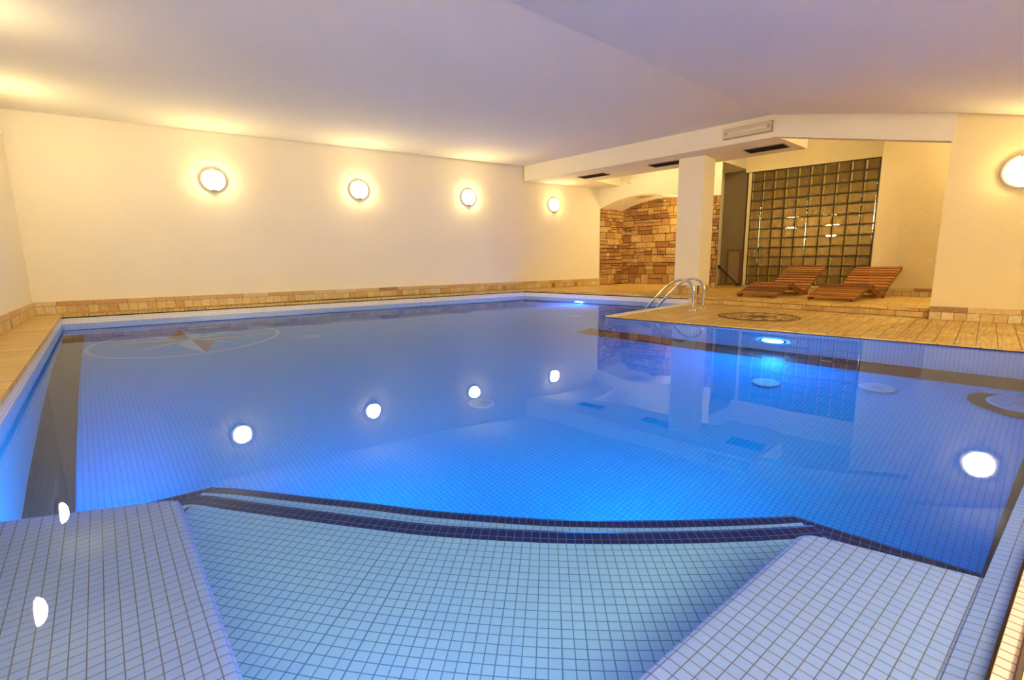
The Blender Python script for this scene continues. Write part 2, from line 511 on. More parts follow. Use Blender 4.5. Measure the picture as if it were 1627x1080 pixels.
# compass rose inlay
cc = V(-4.12, 5.98, 0)
def fp(ang, r, lift=0.012):
    p = cc + dirv(ang) * r
    return V(p.x, p.y, floor_z(p) + lift)
comp = thing('compass_mosaic', 'compass rose mosaic in a white ring on the far left pool floor', 'mosaic', (0, 0, 0))
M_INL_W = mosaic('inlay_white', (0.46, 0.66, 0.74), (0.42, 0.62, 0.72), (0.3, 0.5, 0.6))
M_INL_D = mosaic('inlay_dark_brown', (0.13, 0.07, 0.05), (0.10, 0.055, 0.04), (0.08, 0.05, 0.04))
M_INL_B = mosaic('inlay_brown', (0.36, 0.17, 0.12), (0.31, 0.15, 0.105), (0.2, 0.11, 0.09))
bm = NB()
for k in range(72):
    a0, a1 = k * 5, k * 5 + 5
    poly(bm, [fp(a0, 0.985), fp(a0, 1.03), fp(a1, 1.03), fp(a1, 0.985)], cc, ax, ay)
link('ring', bm, M_INL_W, comp)
bm = NB(); bmw = NB()
for tip in (25, 205):
    poly(bm, [fp(tip, 0, .014), fp(tip + 0, 1.0, .014), fp(tip + 45, 0.17, .014)], cc, ax, ay)
    poly(bmw, [fp(tip, 0, .014), fp(tip - 45, 0.17, .014), fp(tip, 1.0, .014)], cc, ax, ay)
for tip in (75, 165, 255, 345):
    poly(bmw, [fp(tip, 0, .013), fp(tip - 30, 0.14, .013), fp(tip, 0.72, .013), fp(tip + 30, 0.14, .013)], cc, ax, ay)
poly(bmw, [fp(0, 0, .0155), fp(131, 0.97, .0155), fp(100, 0.34, .0155)], cc, ax, ay)
poly(bmw, [fp(0, 0, .0155), fp(-48, 1.0, .0155), fp(-80, 0.34, .0155)], cc, ax, ay)
link('long_point', bm, M_INL_B, comp)
link('white_point', bmw, M_INL_W, comp)
bm = NB()
poly(bm, [fp(0, 0, .016), fp(131, 0.97, .016), fp(175, 0.32, .016)], cc, ax, ay)
link('dark_triangle', bm, M_INL_D, comp)
bm = NB()
poly(bm, [fp(0, 0, .016), fp(-48, 1.0, .016), fp(-8, 0.36, .016)], cc, ax, ay)
link('brown_triangle', bm, M_INL_B, comp)

# ------------------------------------------------------------------ benches and steps at the near corner
PEd = (PL - PN_C).normalized()          # along the left edge, away from the corner
PEn = V(PEd.y, -PEd.x, 0)               # inward
NRd = (PR - PN_C).normalized()
NRn = V(-NRd.y, NRd.x, 0)
def on_left(u, n): return PN_C + PEd * u + PEn * n
def on_right(u, n): return PN_C + NRd * u + NRn * n
def lc(p, o, d, n):
    q = p - o
    return q.dot(d), q.dot(n)
ZB = -0.03
def bench(name, pts, o, ex, ey, label=None):
    """rounded-top bench: top polygon, side skirt to the step below, with a bevel at the free edges"""
    bm = NB()
    c = [V(p.x, p.y, 0) for p in pts]
    prism(bm, [(p.x, p.y) for p in c], -1.2, ZB)
    # uv on the top aligned with the bench
    for f in bm.faces:
        f.normal_update()
        if f.normal.z > 0.5: setuv(bm, f, o, ex, ey)
    bmesh.ops.remove_doubles(bm, verts=bm.verts, dist=1e-5)
    top_e = [e for e in bm.edges if all(abs(v.co.z - ZB) < 1e-4 for v in e.verts)]
    bmesh.ops.bevel(bm, geom=top_e, offset=0.020, segments=4, profile=0.5, affect='EDGES')
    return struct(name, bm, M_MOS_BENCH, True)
Lfar0, Lfar1 = V(-1.62, 1.32, 0), V(-1.119, 1.472, 0)
Lu1, Ln1 = lc(Lfar1, PN_C, PEd, PEn)
Lu0, _ = lc(Lfar0, PN_C, PEd, PEn)
def rounded(a, c, b, r=0.05, n=6):
    d1 = (a - c).normalized() * r; d2 = (b - c).normalized() * r
    return [(c + d1) * (1 - t) ** 2 + c * 2 * t * (1 - t) + (c + d2) * t * t for t in [k / n for k in range(n + 1)]]
bench('pool_bench_left', [on_left(-0.2, 0.0), on_left(-0.2, Ln1)] + rounded(on_left(-0.2, Ln1), Lfar1, on_left(Lu0 + 0.05, 0.0)) + [on_left(Lu0 + 0.05, 0.0)], PN_C, PEd, PEn)
Rc = V(0.812, 1.228, 0); Re = V(1.135, 0.975, 0)
Ru, Rn = lc(Rc, PN_C, NRd, NRn)
Ru2, _ = lc(Re, PN_C, NRd, NRn)
bench('pool_bench_right', [on_right(-0.2, 0.03), on_right(Ru2 + 0.03, 0.03)] + rounded(on_right(Ru2 + 0.03, 0.03), Rc, on_right(-0.2, Rn)) + [on_right(-0.2, Rn)], PN_C, NRd, NRn)

def step(name, far, z, depth_in, near_pts, nose=0.056):
    """far = polyline of the outer edge (left to right); tile grid follows the edge; nose band navy"""
    bm = NB()
    n = len(far)
    path = smooth_path(far, 6) if n > 3 else far
    # arc length
    L = [0.0]
    for i in range(1, len(path)): L.append(L[-1] + (path[i] - path[i - 1]).length)
    nor = []
    for i in range(len(path)):
        a = path[max(i - 1, 0)]; b = path[min(i + 1, len(path) - 1)]
        e = (b - a).normalized(); nor.append(V(e.y, -e.x, 0))      # towards the camera
    uvl = bm.loops.layers.uv['UVMap']
    rows = [(0.0, z - 0.018, 0), (0.006, z - 0.006, 0), (0.018, z, 0), (nose, z, 0)]
    def quad(i, d0, z0, d1, z1, v0, v1, mi):
        p = [path[i] + nor[i] * d0, path[i] + nor[i] * d1, path[i + 1] + nor[i + 1] * d1, path[i + 1] + nor[i + 1] * d0]
        zz = [z0, z1, z1, z0]
        vs = [bm.verts.new(V(q.x, q.y, h)) for q, h in zip(p, zz)]
        f = bm.faces.new(vs); f.material_index = mi
        uvs = [(L[i], v0), (L[i], v1), (L[i + 1], v1), (L[i + 1], v0)]
        for l, uv_ in zip(f.loops, uvs): l[uvl].uv = uv_
    for i in range(len(path) - 1):
        quad(i, 0, z - 0.95, 0, z - 0.046, -0.95, -0.028, 2)
        quad(i, 0, z - 0.046, 0, z - 0.018, -0.028, 0.0, 1)
        quad(i, 0, z - 0.018, 0.006, z - 0.006, 0, 0.014, 1)
        quad(i, 0.006, z - 0.006, 0.018, z, 0.014, 0.028, 1)
        quad(i, 0.018, z, nose, z, 0.028, nose, 1)
        d = nose; k = 0
        quad(i, d, z, depth_in, z, 0.0, depth_in - nose, 0)
    bmesh.ops.recalc_face_normals(bm, faces=bm.faces)
    for f in bm.faces:
        if f.normal.z < -0.5: f.normal_flip()
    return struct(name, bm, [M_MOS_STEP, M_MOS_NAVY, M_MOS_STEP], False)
in_arc = [V(*p, 0) for p in ((-1.262, 1.672), (-1.175, 1.690), (-0.999, 1.652), (-0.726, 1.595), (-0.50, 1.550), (-0.256, 1.506), (0.131, 1.463), (0.477, 1.446), (0.711, 1.443), (0.85, 1.446), (0.985, 1.450))]
step('pool_step_upper', in_arc, -0.28, 1.55, None, 0.074)
out_arc = [V(*p, 0) for p in ((-1.335, 1.950), (-1.171, 1.940), (-0.856, 1.892), (-0.620, 1.858), (-0.304, 1.803), (0.156, 1.743), (0.564, 1.713), (0.817, 1.704), (0.969, 1.700), (1.085, 1.700))]
step('pool_step_lower', out_arc, -0.53, 0.5, None)
step('pool_step_lower_left', [V(-1.61, 1.757, 0), V(-1.333, 1.952, 0)], -0.532, 0.45, None)
Rout = on_right(lc(V(1.478, 1.282, 0), PN_C, NRd, NRn)[0], 0.0)
step('pool_step_lower_right', [V(1.080, 1.704, 0), V(1.565, 1.262, 0)], -0.532, 0.5, None, 0.16)

# ------------------------------------------------------------------ decks
# upper deck (left strip, long strip, far terrace, lounger platform) as one slab with a small lip over the water
ov = 0.018
bm = NB()
def inset_edge(a, b, d):
    e = (b - a).normalized(); n = V(-e.y, e.x, 0)
    return a + n * d, b + n * d
# left strip
lft_in = on_left(0, ov); 
PLi = PL + PEn * ov + dirv(A_X - 90) * ov
PFi = PF + dirv(A_X - 90) * ov
prism(bm, [(-0.39 + PEn.x * ov, -0.227 + PEn.y * ov), (PLi.x, PLi.y), (C0.x, C0.y), (SW_END.x, SW_END.y)][::-1], ZU - LIP, ZU, axis=-50.0)
struct('upper_deck_left', bm, M_STRIP)
bm = NB()
prism(bm, [(C0.x, C0.y), (PLi.x, PLi.y), (PFi.x, PFi.y), (0.2, 11.0), (NW.x, NW.y)], ZU - LIP, ZU, axis=32.5)
struct('upper_deck_long', bm, M_STRIP)
bm = NB()
N1 = V(3.06, 12.40, 0)
prism(bm, [(PFi.x, PFi.y - 0.0), (K1.x - 0.01, K1.y - 0.015), (E3.x - 0.01, E3.y - 0.01), (RWC.x + 0.2, RWC.y + 0.1), (9.2, 6.5), (9.2, 12.5), (6.0, 14.5), (N1.x, N1.y), (NW.x, NW.y), (0.2, 11.0)], ZU - LIP, ZU, axis=-43)
struct('upper_deck_far', bm, M_UPDECK)

# riser between the two deck levels: mosaic near the pillar, sandstone tiles further on
bm = NB()
e = (E3 - K1).normalized(); nn = V(e.y, -e.x, 0)   # towards the pool/camera
Ltot = (E3 - K1).length
random.seed(5)
s = 0.02
while s < Ltot:
    wd = 0.262
    s1_ = min(s + wd, Ltot)
    c = K1 + e * ((s + s1_) / 2) + nn * 0.004
    box(bm, (c.x, c.y, (ZL + ZU - LIP) / 2 - 0.002), (s1_ - s) / 2 - 0.003, 0.012, (ZU - LIP - ZL) / 2 - 0.006, e, -nn, UP, tint=random.random())
    s = s1_
struct('step_riser', bm, M_RISER)
bm = NB()
prism(bm, [(PJ.x, PJ.y), (K1.x, K1.y), (K1.x + .1, K1.y + .1), (PJ.x + .05, PJ.y + .1)], ZL - 0.05, ZU - LIP)
wall(bm, V(K1.x, K1.y, 0), V(E3.x, E3.y, 0), ZL - 0.05, ZU - LIP, 0.1, 1)
struct('step_riser_core', bm, [M_MORTAR])
bm = NB()
wall(bm, PJ - V(0.0, 0.012, 0), K1 - V(0.0, 0.012, 0), ZL, ZU - LIP, 0.02, 1)
struct('step_riser_mosaic', bm, mosaic('cream_mosaic', (0.80, 0.72, 0.52), (0.76, 0.68, 0.48), (0.45, 0.33, 0.18)))

# lower deck with its peninsula
bm = NB()
PTi = PT + dirv(-135) * ov; PTi = PT - V(0.0, 0.026, 0)
low = [(PTi.x, PTi.y), (PR.x - 0.013, PR.y - 0.013), (PR.x + 3.0, PR.y + 0.55), (RW_END.x, RW_END.y + 0.1), (RWC.x + 0.1, RWC.y + 0.1), (E3.x + 0.05, E3.y + 0.02), (K1.x + .02, K1.y + .02), (PJ.x, PJ.y)]
prism(bm, low, ZL - 0.012, ZL, axis=-45.0 + 90)
struct('lower_deck', bm, M_DECK)
# cream border strips of the peninsula edge
bm = NB()
pe = (PJ - PT).normalized(); pn = V(pe.y, -pe.x, 0)    # inward onto the deck
for k, (a, b) in enumerate([(0.0, 0.07), (0.09, 0.18)]):
    q0 = PT + pe * 0.02 + pn * a; q1 = PJ - pe * 0.02 + pn * a; q2 = PJ - pe * 0.02 + pn * b; q3 = PT + pe * 0.02 + pn * b
    q0 = PT + pe * (a * 0.0) + pn * a; q3 = PT + pe * 0.0 + pn * b
    prism(bm, [(p.x, p.y) for p in (q0, q1, q2, q3)], ZL, ZL + 0.004, axis=44)
struct('peninsula_border', bm, M_CREAM_STONE)
bm = NB()
for a, b in ((0.07, 0.09), (0.18, 0.19)):
    q = [PT + pn * a, PJ - pe * 0.02 + pn * a, PJ - pe * 0.02 + pn * b, PT + pn * b]
    prism(bm, [(p.x, p.y) for p in q], ZL, ZL + 0.002)
struct('peninsula_border_joint', bm, M_MORTAR)
# near right coping: groove, one row of mosaic, sandstone
bm = NB()
def nr_strip(bm, n0, n1, z0, z1, u0=-0.3, u1=None):
    u1 = (PR - PN_C).length if u1 is None else u1
    prism(bm, [(p.x, p.y) for p in (on_right(u0, n0), on_right(u1, n0), on_right(u1, n1), on_right(u0, n1))], z0, z1, axis=degrees(atan2(NRd.y, NRd.x)))
nr_strip(bm, -0.002, 0.05, -0.2, lambda p: -0.0045 if (V(p[0], p[1], 0) - PN_C).dot(NRn) < 0.01 else -0.024)
struct('pool_edge_inner', bm, M_MOS_BENCH)
bm = NB(); nr_strip(bm, -0.006, 0.0, -0.02, 0.004); nr_strip(bm, -0.042, -0.034, -0.02, 0.019)
struct('pool_edge_groove', bm, M_GROOVE_SHADE)
bm = NB(); nr_strip(bm, -0.036, -0.006, -0.02, 0.012)
struct('pool_edge_mosaic', bm, mosaic('edge_mosaic', (0.36, 0.30, 0.34), (0.33, 0.28, 0.31), (0.14, 0.08, 0.06)))
bm = NB(); nr_strip(bm, -1.75, -0.042, -0.05, ZL)
struct('near_deck', bm, M_DECK)
# dark strips that paint in the shade under the coping lips
bm = NB()
for a, b, zt, h in [(PL, PN_C, ZU - LIP, 0.016), (PF, PL, ZU - LIP, 0.016), (PJ, PF, ZU - LIP, 0.016), (PT, PJ, ZL - 0.012, 0.010), (PR, PT, ZL - 0.012, 0.012)]:
    e_ = (b - a).normalized(); n_ = V(-e_.y, e_.x, 0)
    prism(bm, [(p.x, p.y) for p in (a, b, b + n_ * 0.004, a + n_ * 0.004)], zt - h, zt)
struct('coping_groove', bm, M_GROOVE_SHADE)

# water
bm = NB()
wpts = [on_right(-0.5, 0.0), PR, PT, PJ, PF, PL, on_left(-0.35, 0)]
wpts = [PN_C, PR, PT, PJ, PF, PL]
poly(bm, [V(p.x, p.y, 0) for p in wpts], (0, 0, 0), ax, ay)
wo = link('pool_water', bm, M_WATER)
tag(wo, 'still clear blue water filling the indoor pool', 'water', kind='stuff')

# ------------------------------------------------------------------ walls
bm = NB()
wall(bm, C0, SW_END, -0.05, ZC + 0.05, 0.2, -1)
struct('wall_left', bm, M_WALL)
bm = NB()
wall(bm, C0 - (NW - C0).normalized() * 0.3, NW, -0.05, 3.1, 0.2, 1)
struct('wall_back', bm, M_WALL)
bm = NB()
wall(bm, RWC, RW_END, -0.05, ZC, 0.25, 1)
struct('wall_right', bm, M_WALL_Y)
bm = NB()
wall(bm, SW_END, RW_END, -0.05, ZC, 0.2, -1)
struct('wall_front', bm, M_WALL)

# ceiling : flat part, then falling away towards the right wall
sd = V(0.774, 0.633, 0); sn = V(0.633, -0.774, 0); SC = -3.153
def ceil_z(p):
    o = V(p[0], p[1], 0).dot(sn) - SC
    return ZC if o <= 0 else ZC - 0.25 * min(o, 3.25)
S_bend = V(3.80, 7.10, 0)
S_left = inter(C0, D_SW, V(-0.026, 4.052, 0), sd)
B0 = V(0.316, 10.601, 0)
bm = NB()
prism(bm, [(S_left.x, S_left.y), (S_bend.x, S_bend.y), (B0.x, B0.y), (C0.x, C0.y)], ZC, ZC + 0.12)
struct('ceiling', bm, M_CEIL)
bm = NB()
off = sn * 3.25
S_left2 = inter(C0, D_SW, V(-0.026, 4.052, 0) + off, sd)
S_r2 = inter(RWC, (RW_END - RWC).normalized(), V(-0.026, 4.052, 0) + off, sd)
pts = [S_left, S_bend, RWC + V(-0.02, -0.02, 0), S_r2, S_left2]
prism(bm, [(p.x, p.y) for p in pts], ceil_z, lambda p: ceil_z(p) + 0.12)
prism(bm, [(p.x, p.y) for p in (S_left2, S_r2, RW_END, SW_END)], ceil_z, lambda p: ceil_z(p) + 0.12)
struct('ceiling_slope', bm, M_CEIL)
# wall filler between the slope and the beam over the right wall corner is the second beam
# soffit (first beam + dropped strip)
SA = V(1.839, 10.658, 0); SB = V(2.586, 11.443, 0); ST1 = V(4.129, 7.368, 0); ST2 = V(4.735, 7.883, 0)
ZS = 2.44
bm = NB()
prism(bm, [(p.x, p.y) for p in (B0, S_bend, ST1, ST2, SA, SB, NW)], ZS, ZC + 0.02)
struct('ceiling_soffit', bm, M_WALL)
# second beam
bm = NB()
e2 = (RWC - S_bend).normalized(); n2 = V(-e2.y, e2.x, 0) * 0.22
RWC_ = RWC + e2 * 0.02
def bz0(p):
    s = (V(p[0], p[1], 0) - S_bend).dot(e2) / (RWC - S_bend).length
    return ZS + (1.955 - ZS) * min(max(s, 0), 1)
def bz1(p):
    s = (V(p[0], p[1], 0) - S_bend).dot(e2) / (RWC - S_bend).length
    return ZC + 0.02 + (2.27 - ZC - 0.02) * min(max(s, 0), 1)
prism(bm, [(S_bend.x, S_bend.y), (RWC_.x, RWC_.y), (RWC_.x + n2.x, RWC_.y + n2.y), (S_bend.x + n2.x, S_bend.y + n2.y)], bz0, bz1)
struct('beam', bm, M_WALL)
# recess ceiling behind the soffit
bm = NB()
prism(bm, [(1.2, 11.6), (3.3, 7.2), (4.6, 5.2), (9.2, 5.2), (9.2, 13.2), (5.5, 14.5), (3.0, 13.0)], 3.05, 3.15)
struct('ceiling_recess', bm, M_CEIL)
# upright back faces closing the gap between the beams / soffit and the recess ceiling
bm = NB()
wall(bm, S_bend + V(0.02, 0.02, 0), RWC + V(0.02, 0.02, 0), lambda p: bz1(p) - 0.05, 3.06, 0.15, 1)
wall(bm, B0 + V(.02, .02, 0), S_bend + V(.02, .02, 0), ZC, 3.06, 0.15, 1)
struct('ceiling_upstand', bm, M_WALL)

# arch wall with the shower niche behind
ae = dirv(-43); an_ = dirv(47)       # along, into the niche
def aw(t, d, z=0): 
    p = NW + ae * t + an_ * d
    return V(p.x, p.y, z)
T0, T1 = 0.03, 2.30
def archz(t):
    c = (T0 + T1) / 2; h = (T1 - T0) / 2
    return 1.97 + 0.225 * (1 - ((t - c) / h) ** 2)
bm = NB()
N = 28
ts = [T0 + (T1 - T0) * i / N for i in range(N + 1)]
D = 1.06
for i in range(N):
    a, b = ts[i], ts[i + 1]
    poly(bm, [aw(a, 0, archz(a)), aw(b, 0, archz(b)), aw(b, 0, 3.05), aw(a, 0, 3.05)], aw(0, 0), ae, UP)
    poly(bm, [aw(a, D, archz(a)), aw(b, D, archz(b)), aw(b, 0, archz(b)), aw(a, 0, archz(a))], aw(0, 0), ae, an_)
poly(bm, [aw(0, 0, 0.1), aw(T0, 0, 0.1), aw(T0, 0, 3.05), aw(0, 0, 3.05)], aw(0, 0), ae, UP)
# right of the arch: plain wall above the stone pier
PIER_T = 2.86
poly(bm, [aw(T1, 0, 0.1), aw(PIER_T, 0, 0.1), aw(PIER_T, 0, 3.05), aw(T1, 0, 3.05)], aw(0, 0), ae, UP)
poly(bm, [aw(PIER_T, 0, 0.1), aw(PIER_T, 0.03, 0.1), aw(PIER_T, 0.03, 3.05), aw(PIER_T, 0, 3.05)], aw(0, 0), an_, UP)
poly(bm, [aw(PIER_T, 0.03, 0.1), aw(T1 + 0.12, 0.12, 0.1), aw(T1 + 0.12, 0.12, 3.05), aw(PIER_T, 0.03, 3.05)], aw(0, 0), ae, UP)
poly(bm, [aw(T1 + 0.12, 0.12, 0.1), aw(T1 + 0.12, 1.6, 0.1), aw(T1 + 0.12, 1.6, 3.05), aw(T1 + 0.12, 0.12, 3.05)], aw(0, 0), an_, UP)
poly(bm, [aw(T1, 0, 0.1), aw(T1, D, 0.1), aw(T1, D, 2.1), aw(T1, 0, 2.1)], aw(0, 0), an_, UP)
struct('wall_niche', bm, M_WALL)
# niche core walls (mortar behind the stones)
bm = NB()
wall(bm, aw(T0 - 0.03, 0.02), aw(T0 - 0.03, D + 0.1), 0.1, 2.2, 0.12, 1)
wall(bm, aw(-0.05, D), aw(T1 + 0.1, D), 0.1, 2.3, 0.12, 1)
struct('niche_mortar', bm, M_MORTAR)

def masonry2(name, o, ex, ny, L, H, seed, **k):
    bm = NB()
    tmp = NB()
    rnd = random.Random(seed)
    # build stones welded: generate boxes without jitter then jitter shared verts
    masonry_boxes(bm, o, ex, ny, L, H, rnd, **k)
    bmesh.ops.remove_doubles(bm, verts=bm.verts, dist=0.0005)
    for v in bm.verts:
        v.co += ex * rnd.uniform(-.004, .004) + UP * rnd.uniform(-.004, .004) + ny * rnd.uniform(-.006, .004)
    bmesh.ops.bevel(bm, geom=bm.edges[:], offset=0.007, segments=2, profile=0.6, affect='EDGES')
    tmp.free()
    return struct(name, bm, M_STONE)

def masonry_boxes(bm, o, ex, ny, L, H, rnd, hmin=0.07, hmax=0.20, wmin=0.13, wmax=0.40, top=None):
    ny = Vector(ny); ex = Vector(ex); z = 0.0
    while z < H:
        h = rnd.uniform(hmin, hmax)
        if z < 0.02: h = hmax * 1.25
        x = -rnd.uniform(0, 0.1)
        while x < L:
            wd = rnd.uniform(wmin, wmax) * (0.6 if h < 0.08 else 1)
            x0, x1 = max(x, 0), min(x + wd, L)
            x += wd
            if x1 - x0 < 0.03: continue
            subs = [(z, z + h)]
            if h > 0.1 and rnd.random() < 0.45:
                k = rnd.uniform(0.38, 0.62); subs = [(z, z + h * k), (z + h * k, z + h)]
            for (za, zb) in subs:
                zb2 = min(zb, H)
                if top: zb2 = min(zb2, top((x0 + x1) / 2) + 0.03)
                if zb2 - za < 0.025: continue
                d = rnd.uniform(0.018, 0.05); g = 0.0065
                c = Vector(o) + ex * ((x0 + x1) / 2) + UP * ((za + zb2) / 2) + ny * (d / 2 - 0.01)
                box(bm, c, (x1 - x0) / 2 - g, d / 2 + 0.01, (zb2 - za) / 2 - g, ex, ny, UP, tint=rnd.random())
        z += h
bm = NB(); wall(bm, aw(T1 + 0.01, -0.006), aw(PIER_T, -0.006), ZU, ZU + 1.87, 0.02, 1); struct('pier_mortar', bm, M_MORTAR)
masonry2('niche_stone_left', aw(T0, 0.0, ZU), an_, ae, D, 1.9, 11)
masonry2('niche_stone_back', aw(T0, D, ZU), ae, -an_, T1 - T0, 2.15, 4, top=lambda x: archz(T0 + x) - ZU)
masonry2('niche_stone_right', aw(T1, 0.0, ZU), an_, -ae, D, 1.9, 8)
masonry2('pier_stone', aw(T1 + 0.02, 0.0, ZU), ae, -an_, PIER_T - T1 - 0.02, 1.88, 21, wmin=0.12, wmax=0.3)

# pillar
P1 = V(3.254, 8.258, 0)
pl = [P1, P1 + dirv(137) * 0.433, P1 + dirv(137) * 0.433 + dirv(47) * 0.50, P1 + dirv(47) * 0.50]
bm = NB(); prism(bm, [(p.x, p.y) for p in pl], ZU - 0.02, ZS + 0.02)
struct('pillar', bm, M_WALL)

# passage behind the pillar
bm = NB()
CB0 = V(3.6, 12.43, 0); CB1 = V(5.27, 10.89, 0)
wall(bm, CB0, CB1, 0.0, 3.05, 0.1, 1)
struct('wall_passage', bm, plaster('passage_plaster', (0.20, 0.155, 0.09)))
GL = V(5.265, 10.655, 0); GA = -47.6; GD = dirv(GA); GN = dirv(GA - 90)   # towards the pool
bm = NB()
prism(bm, [(p.x, p.y) for p in (aw(PIER_T, 0.0), GL - GD * 0.135, GL - GD * 0.135 - GN * 0.4, aw(T1, 2.0), aw(T1, 0.1))], 2.65, 3.05)
struct('ceiling_passage', bm, M_CEIL)

# ------------------------------------------------------------------ glass block screen
GZ0 = 0.150; GS = 0.2005; GWD = 0.223
def gp(c, r, d=0.0):
    p = GL + GD * (c * GWD) + GN * d
    z0 = GZ0 + 0.0 * c; rs = GS - 0.00052 * c
    return V(p.x, p.y, z0 + r * rs + c * 0.0018)
bm = NB()
jt = 0.012
uvl = bm.loops.layers.uv['UVMap']
for c in range(10):
    for r in range(12):
        def q(a, b, d):
            p00, p10, p11, p01 = gp(c, r, d), gp(c + 1, r, d), gp(c + 1, r + 1, d), gp(c, r + 1, d)
            return (p00 * (1 - a) + p10 * a) * (1 - b) + (p01 * (1 - a) + p11 * a) * b
        k = jt / 0.2
        k2 = k + 0.10
        for front in (1, -1):
            dd = 0.0 if front == 1 else -0.08
            od = dd; idp = dd + 0.012 * front
            ring0 = [q(k, k, od), q(1 - k, k, od), q(1 - k, 1 - k, od), q(k, 1 - k, od)]
            kl = k + 0.13
            ring1 = [q(kl, k2, idp), q(1 - k2, k2, idp), q(1 - k2, 1 - k2, idp), q(kl, 1 - k2, idp)]
            fl = [ring1] + [[ring0[i], ring0[(i + 1) % 4], ring1[(i + 1) % 4], ring1[i]] for i in range(4)]
            for n_, pts_ in enumerate(fl):
                if front == -1: pts_ = pts_[::-1]
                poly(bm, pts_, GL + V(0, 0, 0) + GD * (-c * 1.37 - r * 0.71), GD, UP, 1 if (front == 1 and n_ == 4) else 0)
            if front == 1: fr = ring0
            else: bk = ring0
        for i in range(4):
            j = (i + 1) % 4
            poly(bm, [bk[i], bk[j], fr[j], fr[i]], GL, GD, UP)
bmesh.ops.remove_doubles(bm, verts=bm.verts, dist=1e-5)
bmesh.ops.recalc_face_normals(bm, faces=bm.faces)
wn = struct('window_1', bm, [M_BLOCK, simple('block_edge_amber', (0.44, 0.33, 0.07), 0.12)])  # amber left facets stand in for the bright refraction at each block edge
bm = NB()
for r in range(13):
    a, b = gp(0, r, -0.04), gp(10, r, -0.04)
    e = (b - a).normalized(); m_ = (a + b) / 2
    box(bm, m_, (b - a).length / 2 + 0.012, 0.034, jt / 2 + 0.002, e, GN, e.cross(GN).normalized())
for c in range(11):
    a, b = gp(c, 0, -0.04), gp(c, 12, -0.04)
    m_ = (a + b) / 2
    box(bm, m_, jt / 2 + 0.002, 0.0335, (b - a).length / 2, GD, GN, UP)
gj = link('joint_grid', bm, simple('dark_joint', (0.018, 0.011, 0.006), 0.6), wn)
# wall around the screen: left jamb, fascia, sill, return on the right
GR = GL + GD * (10 * GWD)
bm = NB()
jl = GL - GD * 0.075
wall(bm, jl, GL - GD * 0.012, 0.1, 2.56, 0.16, 1)
def ftop(p): return 3.06
def fbot(p):
    s = (V(p[0], p[1], 0) - GL).dot(GD) / GWD
    return gp(s, 12).z + 0.010
q0 = jl - GD * 0.06 + GN * 0.03; q1 = GR + GD * 0.02 + GN * 0.03
prism(bm, [(p.x, p.y) for p in (q0, q1, q1 - GN * 0.2, q0 - GN * 0.2)], fbot, ftop)
wall(bm, GL - GD * 0.02, GR + GD * 0.02, 0.05, GZ0 - 0.008, 0.16, 1)
SG0 = V(5.70, 7.547, 0); SG1 = V(7.0, 6.14, 0)
struct('wall_screen', bm, M_WALL_Y)
bm = NB()
q = [SG0, SG1, SG1 + (GR - SG0), GR + GD * 0.015]
prism(bm, [(p.x, p.y) for p in q], 0.05, 3.06)
struct('wall_platform', bm, M_WALL_Y)
# closed room behind the glass screen with its own lamps
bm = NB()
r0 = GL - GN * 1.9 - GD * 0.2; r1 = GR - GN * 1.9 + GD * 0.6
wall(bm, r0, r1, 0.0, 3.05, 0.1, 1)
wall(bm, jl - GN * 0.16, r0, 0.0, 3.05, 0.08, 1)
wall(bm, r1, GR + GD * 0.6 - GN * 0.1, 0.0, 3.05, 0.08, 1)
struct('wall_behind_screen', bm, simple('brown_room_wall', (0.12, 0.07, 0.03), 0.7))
bm = NB()
prism(bm, [(7.0, 6.14), (7.2, 6.3), (9.3, 4.2), (9.1, 4.0)], 0.0, 3.1)
prism(bm, [(RW_END.x, RW_END.y), (9.1, 4.0), (9.1, 4.2), (RW_END.x + .1, RW_END.y + .25)], 0.0, 3.1)
struct('wall_side_room', bm, M_WALL)

# ------------------------------------------------------------------ baseboards: long cap tiles over small square tiles
def baseboard(name, a, b, z0, seed, side=1, hl=0.095, hu=0.055, wl=0.105, wu=0.31, th=0.018):
    rnd = random.Random(seed)
    e = (b - a).normalized(); n = V(e.y, -e.x, 0) * side
    L = (b - a).length
    bm = NB()
    x = 0
    while x < L - 0.005:
        x1 = min(x + wl, L)
        c = a + e * ((x + x1) / 2) + n * (th / 2)
        box(bm, (c.x, c.y, z0 + hl / 2), (x1 - x) / 2 - 0.0022, th / 2, hl / 2 - 0.002, e, n, UP, tint=min(1, max(0, rnd.gauss(0.66, 0.25))))
        x = x1
    x = -rnd.uniform(0, 0.2)
    while x < L - 0.005:
        x0_ = max(0, x); x1 = min(x + wu * rnd.uniform(0.9, 1.1), L)
        c = a + e * ((x0_ + x1) / 2) + n * (th / 2)
        box(bm, (c.x, c.y, z0 + hl + hu / 2), (x1 - x0_) / 2 - 0.0022, th / 2 + 0.001, hu / 2 - 0.002, e, n, UP, tint=min(1, max(0, rnd.gauss(0.55, 0.27))))
        x = x1
    # dark grout behind
    c = a + e * (L / 2) + n * 0.006
    box(bm, (c.x, c.y, z0 + (hl + hu) / 2 - 0.001), L / 2, 0.006, (hl + hu) / 2 - 0.002, e, n, UP, mi=1, tint=0)
    return struct(name, bm, [M_BB, M_MORTAR])
baseboard('baseboard_back', C0, NW, ZU, 1, 1, hl=0.105, hu=0.062, wl=0.112, wu=0.37)
baseboard('baseboard_left', SW_END, C0, ZU, 2, 1, hl=0.105, hu=0.062, wl=0.112, wu=0.37)
baseboard('baseboard_right', RWC, RW_END, ZL, 3, 1, hl=0.088, hu=0.062, wl=0.105, wu=0.42)
baseboard('baseboard_platform', SG0, SG1, ZU, 4, 1, hl=0.075, hu=0.05, wl=0.105, wu=0.3)
